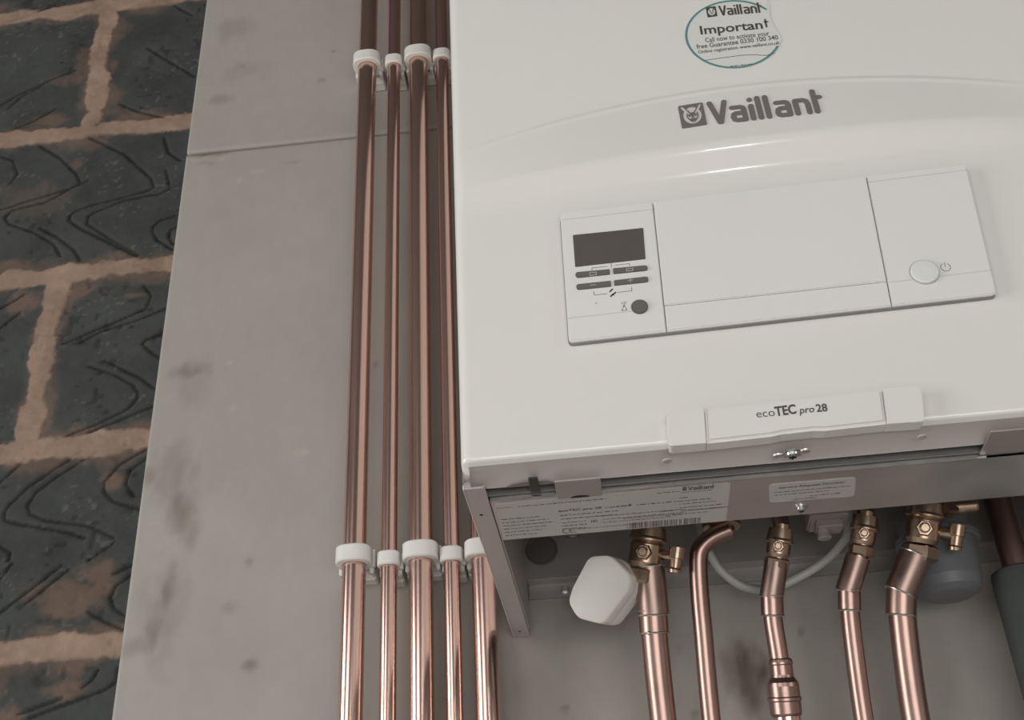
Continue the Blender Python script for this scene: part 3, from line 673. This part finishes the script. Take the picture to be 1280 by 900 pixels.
# ---- chassis above the open back half of the underside
ZC = .1245                                     # underside of the chassis, up inside the casing
mb = MB(); box(mb, .0155, BW-.0155, -.228, -.0165, ZC, ZC+.0015); box(mb, .0155, BW-.0155, -.0180, -.0165, .0475, ZC)
ch = mb.build('chassis', M['chassis'], boiler)
mb = MB(); box(mb, .0155, BW-.0155, -.0165, -.0005, .0470, .0490); box(mb, .0155, BW-.0155, -.0030, -.0005, .0340, .0475); rl = mb.build('wall_rail', M['chassis'], boiler)
mb = MB(); lathe(mb, (.0490, -.0030, .0405), (0, -1, 0), [(0, .0042), (.0012, .0040), (.0022, .002)], 18); mb.build('rail_screw', M['steel'], rl)
q = at(677, 688, 'y', -.018)
mb = MB(); lathe(mb, (q[0], -.0180, q[2]), (0, -1, 0), [(0, .0150), (.0014, .0150), (.0020, .0140), (.0010, .0130), (.0008, .001)], 32); mb.build('knockout', mat('rubber_plug', (.13, .118, .11), .6), ch)
q = at(716, 664, 'y', -.018)
mb = MB(); lathe(mb, (q[0], -.018, q[2]), (0, -1, 0), [(0, .008), (.004, .008), (.005, .006), (.008, .006), (.009, .003)], 20); mb.build('cable_gland', M['darksteel'], ch)
mb = MB(); box(mb, .262, .294, -.118, -.085, .043, ZC, .0015); box(mb, .267, .289, -.112, -.094, .036, .043, .0015); lathe(mb, (.2735, -.10, .036), (0, 0, -1), [(0, .006), (.005, .006), (.006, .004)], 16)
mb.build('gas_valve_body', M['pink'], ch)
mb = MB(); lathe(mb, (.190, -.1, ZC), (0, 0, -1), [(0, .013), (.0645, .013), (.0645, .016), (.0765, .016), (.0775, .011), (.0815, .010), (.082, .002)], 28); mb.build('drain_boss', M['brass'], ch)

# ------------------------------------------------------------------ the five pipes on the board, left of the boiler
YP = -.034
lp = [(-.1430, .011, 'leftmost thick copper pipe on the grey board, left of the white boiler'), (-.1103, .0075, 'thin copper pipe, second from the left on the grey board'),
      (-.0803, .011, 'thick copper pipe in the middle of the five left of the boiler'), (-.0517, .0075, 'thin copper pipe nearest left of the boiler edge, fourth from the left'),
      (-.0225, .011, 'thick copper pipe running up behind the left edge of the boiler')]
for x, r, lab in lp:
    e = empty('copper_pipe', (x, YP, -.55), lab, 'pipe', 'copper pipes clipped to the board')
    mb = MB(); tube(mb, [(x, YP, z) for z in (-.55, -.3, -.1, .1, .3, .5, .7, .9, 1.2)], r, 40); mb.build('tube', M['copper'], e)
def clip(x, r, z, lab):
    big = r > .009; R = .0180 if big else .0112; H = .0158 if big else .0135
    t = R-r-.0005; zc = z
    c = empty('pipe_clip', (x, 0, zc), lab, 'pipe clip', 'white pipe clips')
    mb = MB(); n = 40; V = []; prof = [(r+.0004, -H/2), (R-.0012, -H/2), (R, -H/2+.0012), (R, H/2-.0012), (R-.0012, H/2), (r+.0004, H/2)]
    # squarish band around the pipe
    for k in range(n):
        a = 2*math.pi*k/n; ca, sa = math.cos(a), math.sin(a); sq = (abs(ca)**3.2+abs(sa)**3.2)**(-1/3.2)
        for i, (rr, zz) in enumerate(prof):
            q = rr if rr < r+.001 else rr*(1+(sq-1)*.8)*(.93 if big else .96)
            V.append((x+q*ca, YP+q*sa, zc+zz))
    m_ = len(prof); F = [(k*m_+i, ((k+1) % n)*m_+i, ((k+1) % n)*m_+(i+1) % m_, k*m_+(i+1) % m_) for k in range(n) for i in range(m_)]
    mb.add(V, F, False)
    bm_ = bmesh.new(); vv = [bm_.verts.new(v) for v in V]; [bm_.faces.new([vv[i] for i in f]) for f in F]; bmesh.ops.recalc_face_normals(bm_, faces=bm_.faces)
    bmesh.ops.bevel(bm_, geom=[e_ for e_ in bm_.edges if False], offset=.0004, segments=1, affect='EDGES') if False else None
    mb2 = MB(); mb2.bm(bm_, True); o = mb2.build('band', M['clip'], c)
    mb = MB(); hw = .0165 if big else .0104
    box(mb, x-hw, x+hw, -.0150, -.0004, zc-H/2-.0075, zc+H/2-.001, .0012); box(mb, x-hw, x-hw+.004, -.026, -.012, zc-H/2-.0055, zc+.002, .001); box(mb, x+hw-.004, x+hw, -.026, -.012, zc-H/2-.0055, zc+.002, .001)
    mb.build('base', M['clip'], c)
    mb = MB(); tube(mb, [(x+R*.93, YP+.006, zc-H/2-.0004), (x+R*.93, YP+.006, zc+H/2+.0004)], .0022, 12); mb.build('hinge', M['clip'], c)
nm = ['leftmost thick copper pipe', 'thin second copper pipe', 'middle thick copper pipe', 'thin fourth copper pipe', 'thick copper pipe beside the boiler']
for (x, r, _), n_, zl, zu in zip(lp, nm, (.0772, .0714, .0754, .0705, .0725), (.7175, .7125, .7165, .7130, .7150)):
    clip(x, r, zl, 'white plastic clip on the %s, lower row' % n_)
    if x < -.04: clip(x, r, zu, 'white plastic clip on the %s, upper row near the top' % n_)

# ------------------------------------------------------------------ the pipes below the boiler
def Yz(z): return float(np.interp(z, [-.5, -.30, -.19, -.11, -.03, .0, .03, .06], [-.034, -.034, -.046, -.062, -.083, -.093, -.104, -.113]))
def pt(px, py):
    y = -.09
    for _ in range(12):
        p = at(px, py, 'y', y); y = Yz(p[2])
    return Vector(p)
def downpath(pix):
    P = [pt(*q) for q in pix]; d = P[-1]; P = [tuple(p) for p in P]
    for z in (-.19, -.30, -.55): P.append((d.x+(.0 if z > -.2 else 0), Yz(z), z))
    return spline(P, 8)
def along(path, z):
    for a, b in zip(path[:-1], path[1:]):
        if (a[2]-z)*(b[2]-z) <= 0:
            t = (a[2]-z)/(a[2]-b[2]+1e-9); p = Vector(a)*(1-t)+Vector(b)*t; return p, (Vector(b)-Vector(a)).normalized()
    return Vector(path[0]), Vector((0, 0, -1))
def sleeve(parent, path, z, length, r, m, name='coupling', bead=True, prof=None):
    p, d = along(path, z); mb = MB()
    lathe(mb, p-d*length/2, d, prof or [(0, r*.86), (0, r), (length, r), (length, r*.86)], 32); o = mb.build(name, m, parent)
    if bead:
        for s in (-1, 1):
            mb = MB(); lathe(mb, p+d*(s*length/2-.0009), d, [(0, r*.9), (.0002, r+.0004), (.0009, r+.0007), (.0016, r+.0004), (.0018, r*.9)], 32); mb.build('solder_ring', M['solder'], o)
    return o
def downpipe(pix, r, lab):
    path = downpath(pix); top = Vector(path[0])
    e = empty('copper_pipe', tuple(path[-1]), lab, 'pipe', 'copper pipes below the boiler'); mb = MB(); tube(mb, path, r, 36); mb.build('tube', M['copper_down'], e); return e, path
e1, p1 = downpipe([(808, 692), (814, 735), (818, 790), (823, 845), (829, 900)], .011, 'thick copper pipe below the boiler, right beside the white cap')
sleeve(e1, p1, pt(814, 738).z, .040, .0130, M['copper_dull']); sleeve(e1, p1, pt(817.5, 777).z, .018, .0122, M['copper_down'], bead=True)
mb = MB(); q = pt(811, 797); lathe(mb, (q.x, q.y-.0112, q.z), (0, -1, .2), [(0, .0016), (.0014, .0013), (.002, .0004)], 12); mb.build('solder_drip', M['solder'], e1)
e2, p2 = downpipe([(912, 662), (890, 672), (876, 686), (873, 705), (875, 745), (879, 790), (889, 900)], .0078, 'thin copper pipe with a swept bend, behind the barcode end of the label')
e3, p3 = downpipe([(974, 690), (966, 735), (966, 770), (972, 810), (978, 850), (984, 900)], .0078, 'copper pipe with a reducing coupling at the bottom of the photo')
sleeve(e3, p3, pt(966, 725).z, .030, .0098, M['copper_dull'], bead=False); sleeve(e3, p3, pt(966.5, 757).z, .016, .0093, M['copper_down'])
q, d = along(p3, pt(980, 864).z); mb = MB()
lathe(mb, q-d*.026, d, [(0, .0080), (.001, .0092), (.003, .0098), (.0045, .0098), (.0055, .0092), (.013, .0092), (.015, .0096), (.019, .0122), (.022, .0128), (.030, .0128), (.031, .0137), (.033, .0137), (.034, .0128), (.043, .0128), (.0445, .0122), (.046, .0112)], 36); mb.build('reducing_coupling', M['copper_down'], e3)
mb = MB(); P5 = [tuple(q+d*t) for t in (.012, .03, .06)]
tail = [along(p3, z)[0] for z in (q.z-.018, -.13, -.16, -.19, -.24, -.30, -.40, -.5)]; tube(mb, [tuple(t) for t in tail], .011, 36); mb.build('tail', M['copper'], e3)
e4, p4 = downpipe([(1078, 680), (1070, 705), (1062, 735), (1063, 770), (1070, 830), (1080, 900)], .0078, 'thin copper pipe, second from the right below the boiler')
sleeve(e4, p4, pt(1066, 718).z, .030, .0100, M['copper_dull'], bead=False); sleeve(e4, p4, pt(1061, 750).z, .016, .0093, M['copper_down'])
e5, p5 = downpipe([(1150, 690), (1136, 715), (1127, 745), (1129, 780), (1136, 840), (1145, 900)], .011, 'thick copper pipe below the boiler, left of the dark foam lagging')
sleeve(e5, p5, pt(1133, 717).z, .034, .0130, M['copper_dull']); sleeve(e5, p5, pt(1126.5, 752).z, .022, .0122, M['copper_down'])

def valve(pix, big, lab, side=1, body='brass'):
    """isolating valve: union nut under the boiler, body with a square cock, hexagon tail nut, test point"""
    p = pt(*pix); a = Vector((0, -.30, -1)).normalized() if False else (Vector(pt(pix[0]-1.5, pix[1]+12))-p).normalized()
    s = 1. if big else .72
    v = empty('isolating_valve', tuple(p), lab, 'valve', 'brass isolating valves under the boiler')
    top = p-a*.028*s*1.0
    mb = MB(); lathe(mb, top-a*.002, a, [(0, .0095*s), (.004, .0095*s), (.004, .0140*s), (.012, .0150*s), (.014, .0160*s), (.0155, .0160*s), (.0165, .0138*s), (.0165, .008*s)], 36); mb.build('union_nut', M['brass'], v)
    mb = MB(); lathe(mb, p-a*.014*s, a, [(0, .0128*s), (.003, .0138*s), (.018*s, .0138*s), (.022*s, .0120*s)], 32); bd = mb.build('body', M[body], v)
    fr = Vector((-.15*side, -1, -.25)); fr = (fr-a*fr.dot(a)).normalized()
    mb = MB(); lathe(mb, p-a*.004*s+fr*.010*s, fr, [(0, .0070*s), (.006*s, .0070*s), (.0075*s, .0060*s)], 20, True); lathe(mb, p-a*.004*s+fr*.016*s, fr, [(0, .0042*s), (.006*s, .0042*s), (.007*s, .003*s)], 20); mb.build('cock', M['brass'], v)
    mb = MB(); lathe(mb, p+a*.009*s, a, [(0, .0125*s), (.0012, .0148*s), (.010*s, .0148*s), (.0125*s, .0128*s)], 6, True); mb.build('tail_nut', M['brass'], v)
    mb = MB(); tube(mb, [tuple(top), tuple(top.lerp(Vector((top.x, top.y, .1245)), .5)), (top.x, top.y, .1245)], .0095*s, 24); mb.build('connection_tail', M['copper_dull'], boiler)
    sd = a.cross(fr).normalized()*(1 if a.cross(fr).x*side > 0 else -1)
    return v, p, a, sd, fr
def testpoint(v, p, a, sd, fr, s=1.):
    mb = MB(); b = p-a*.004+sd*.008; e = b+sd*.018+fr*.004
    tube(mb, [tuple(b), tuple(e)], .0042*s, 18); mb.build('side_arm', M['brass'], v)
    mb = MB(); lathe(mb, e-a*.008, a, [(0, .0066*s), (.009, .0066*s), (.0095, .0052*s), (.017*s, .0050*s), (.0185*s, .0056*s), (.021*s, .0052*s), (.021*s, .002)], 20); mb.build('test_point', M['brass'], v)
v1 = valve((807, 697), True, 'brass isolating valve on the thick pipe beside the white cap'); testpoint(*v1)
v3 = valve((973, 688), False, 'small brass isolating valve on the pipe with the reducing coupling')
v4 = valve((1079, 672), False, 'small brass isolating valve on the thin pipe second from the right'); 
v5 = valve((1153, 668), True, 'brass isolating valve on the thick rightmost pipe with a side test point'); testpoint(*v5)
# ---- loose brass spout at the right
q = at(1212, 632, 'y', -.11); sp = empty('pressure_relief_outlet', tuple(q), 'short brass spout under the boiler, right of the thick pipe valve', 'pipe fitting')
mb = MB(); lathe(mb, (q[0]-.020, q[1], q[2]), (1, 0, 0), [(0, .0075), (.014, .0075), (.014, .0060), (.024, .0060), (.026, .0050)], 24); mb.build('nozzle', M['brass'], sp)
mb = MB(); lathe(mb, (q[0]-.018, q[1], q[2]-.006), (0, 0, 1), [(0, .0095), (.020, .0095)], 6, True); tube(mb, [(q[0]-.018, q[1], q[2]), (q[0]-.018, q[1], .09), (q[0]-.018, q[1], .1242)], .006, 16); mb.build('hexagon', M['brass'], sp)

# ---- white square-shouldered cap hung at the first valve
ctr = at(742, 733, 'y', -.115); r_, u_, f_ = AX[0], AX[1], AX[2]
px2 = np.linalg.norm(ctr-CAM)/FPX*1.02
face = [(736, 696.5), (762, 695), (787, 721), (784, 738), (753, 779), (722, 771), (711, 752), (716, 735)]
dirn = f_*.74+r_*.58-u_*.26; dirn /= np.linalg.norm(dirn)
loc = lambda px, py: ctr+r_*(px-742)*px2-u_*(py-733)*px2
poly = rounded(face, [14, 16, 14, 12, 12, 18, 16, 20], 6)
capo = empty('plastic_cap', tuple(ctr), 'white rounded plastic cap under the boiler, left of the thick pipe', 'valve cap')
b = bmesh.new(); cc = np.mean([loc(*q) for q in poly], 0)
def ringv(off, sc): return [b.verts.new(cc+(loc(*q)-cc)*sc+dirn*off) for q in poly]
rings = [ringv(*t) for t in ((.0000, .955), (.0005, .983), (.0014, .996), (.003, 1.), (.0105, 1.), (.011, .992), (.0116, .992), (.0122, 1.0), (.022, .985), (.026, .95), (.028, .86))]
n = len(poly)
b.faces.new(rings[0][::-1]); b.faces.new(rings[-1])
for A_, B_ in zip(rings[:-1], rings[1:]):
    for k in range(n): b.faces.new((A_[k], A_[(k+1) % n], B_[(k+1) % n], B_[k]))
bmesh.ops.recalc_face_normals(b, faces=b.faces)
mb = MB(); mb.bm(b, True); mb.build('shell', M['cap'], capo)
mb = MB(); q = Vector(cc+dirn*.024); tube(mb, [tuple(q), tuple(q.lerp(v1[1], .5)), tuple(v1[1]+(q-v1[1]).normalized()*.010)], .0060, 18); mb.build('stem', M['brass'], capo)

# ---- grey loop of hose
hp = [at(px, py, 'y', y) for px, py, y in ((878, 672, -.060), (886, 690, -.052), (903, 715, -.046), (932, 734, -.043), (966, 735, -.042), (1003, 719, -.044), (1033, 700, -.050), (1050, 682, -.056), (1060, 662, -.062))]
hp = [(hp[0][0], hp[0][1], .1240), (hp[0][0], hp[0][1], .085)]+[tuple(p) for p in hp]+[(hp[-1][0]+.004, hp[-1][1], .09), (hp[-1][0]+.004, hp[-1][1], .1240)]
mb = MB(); tube(mb, spline(hp, 8), .0038, 14); tag(mb.build('hose', M['hose']), 'thin grey hose hanging in a loop under the boiler', 'hose')

# ---- condensate trap cup
tc_ = (.3745, -.060); tr = empty('condensate_trap', (tc_[0], tc_[1], -.012), 'dark grey plastic trap cup under the boiler, left of the foam lagging', 'trap')
mb = MB(); lathe(mb, (tc_[0], tc_[1], .0598), (0, 0, -1), [(-.0645, .014), (-.004, .014), (0, .030), (.020, .030), (.021, .033), (.026, .033), (.027, .031), (.062, .029), (.070, .026), (.074, .019), (.075, .004)], 40); mb.build('cup', M['trap'], tr)
mb = MB(); lathe(mb, (tc_[0], tc_[1], .0380), (0, 0, -1), [(0, .034), (.001, .0352), (.006, .0352), (.007, .034)], 40); mb.build('collar', M['trap'], tr)

# ---- copper pipe with foam lagging at the right
lx, ly = .4335, -.060
lg = empty('lagged_pipe', (lx, ly, -.55), 'copper pipe in dark foam lagging at the right edge of the photo', 'pipe')
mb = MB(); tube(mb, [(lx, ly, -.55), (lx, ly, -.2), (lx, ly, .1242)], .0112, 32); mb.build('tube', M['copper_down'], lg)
mb = MB(); lathe(mb, (lx, ly, .0035), (0, 0, -1), [(0, .0114), (.0004, .0195), (.002, .0218), (.006, .0225), (.20, .0225), (.55, .0225)], 36); mb.build('foam_lagging', M['foam'], lg)
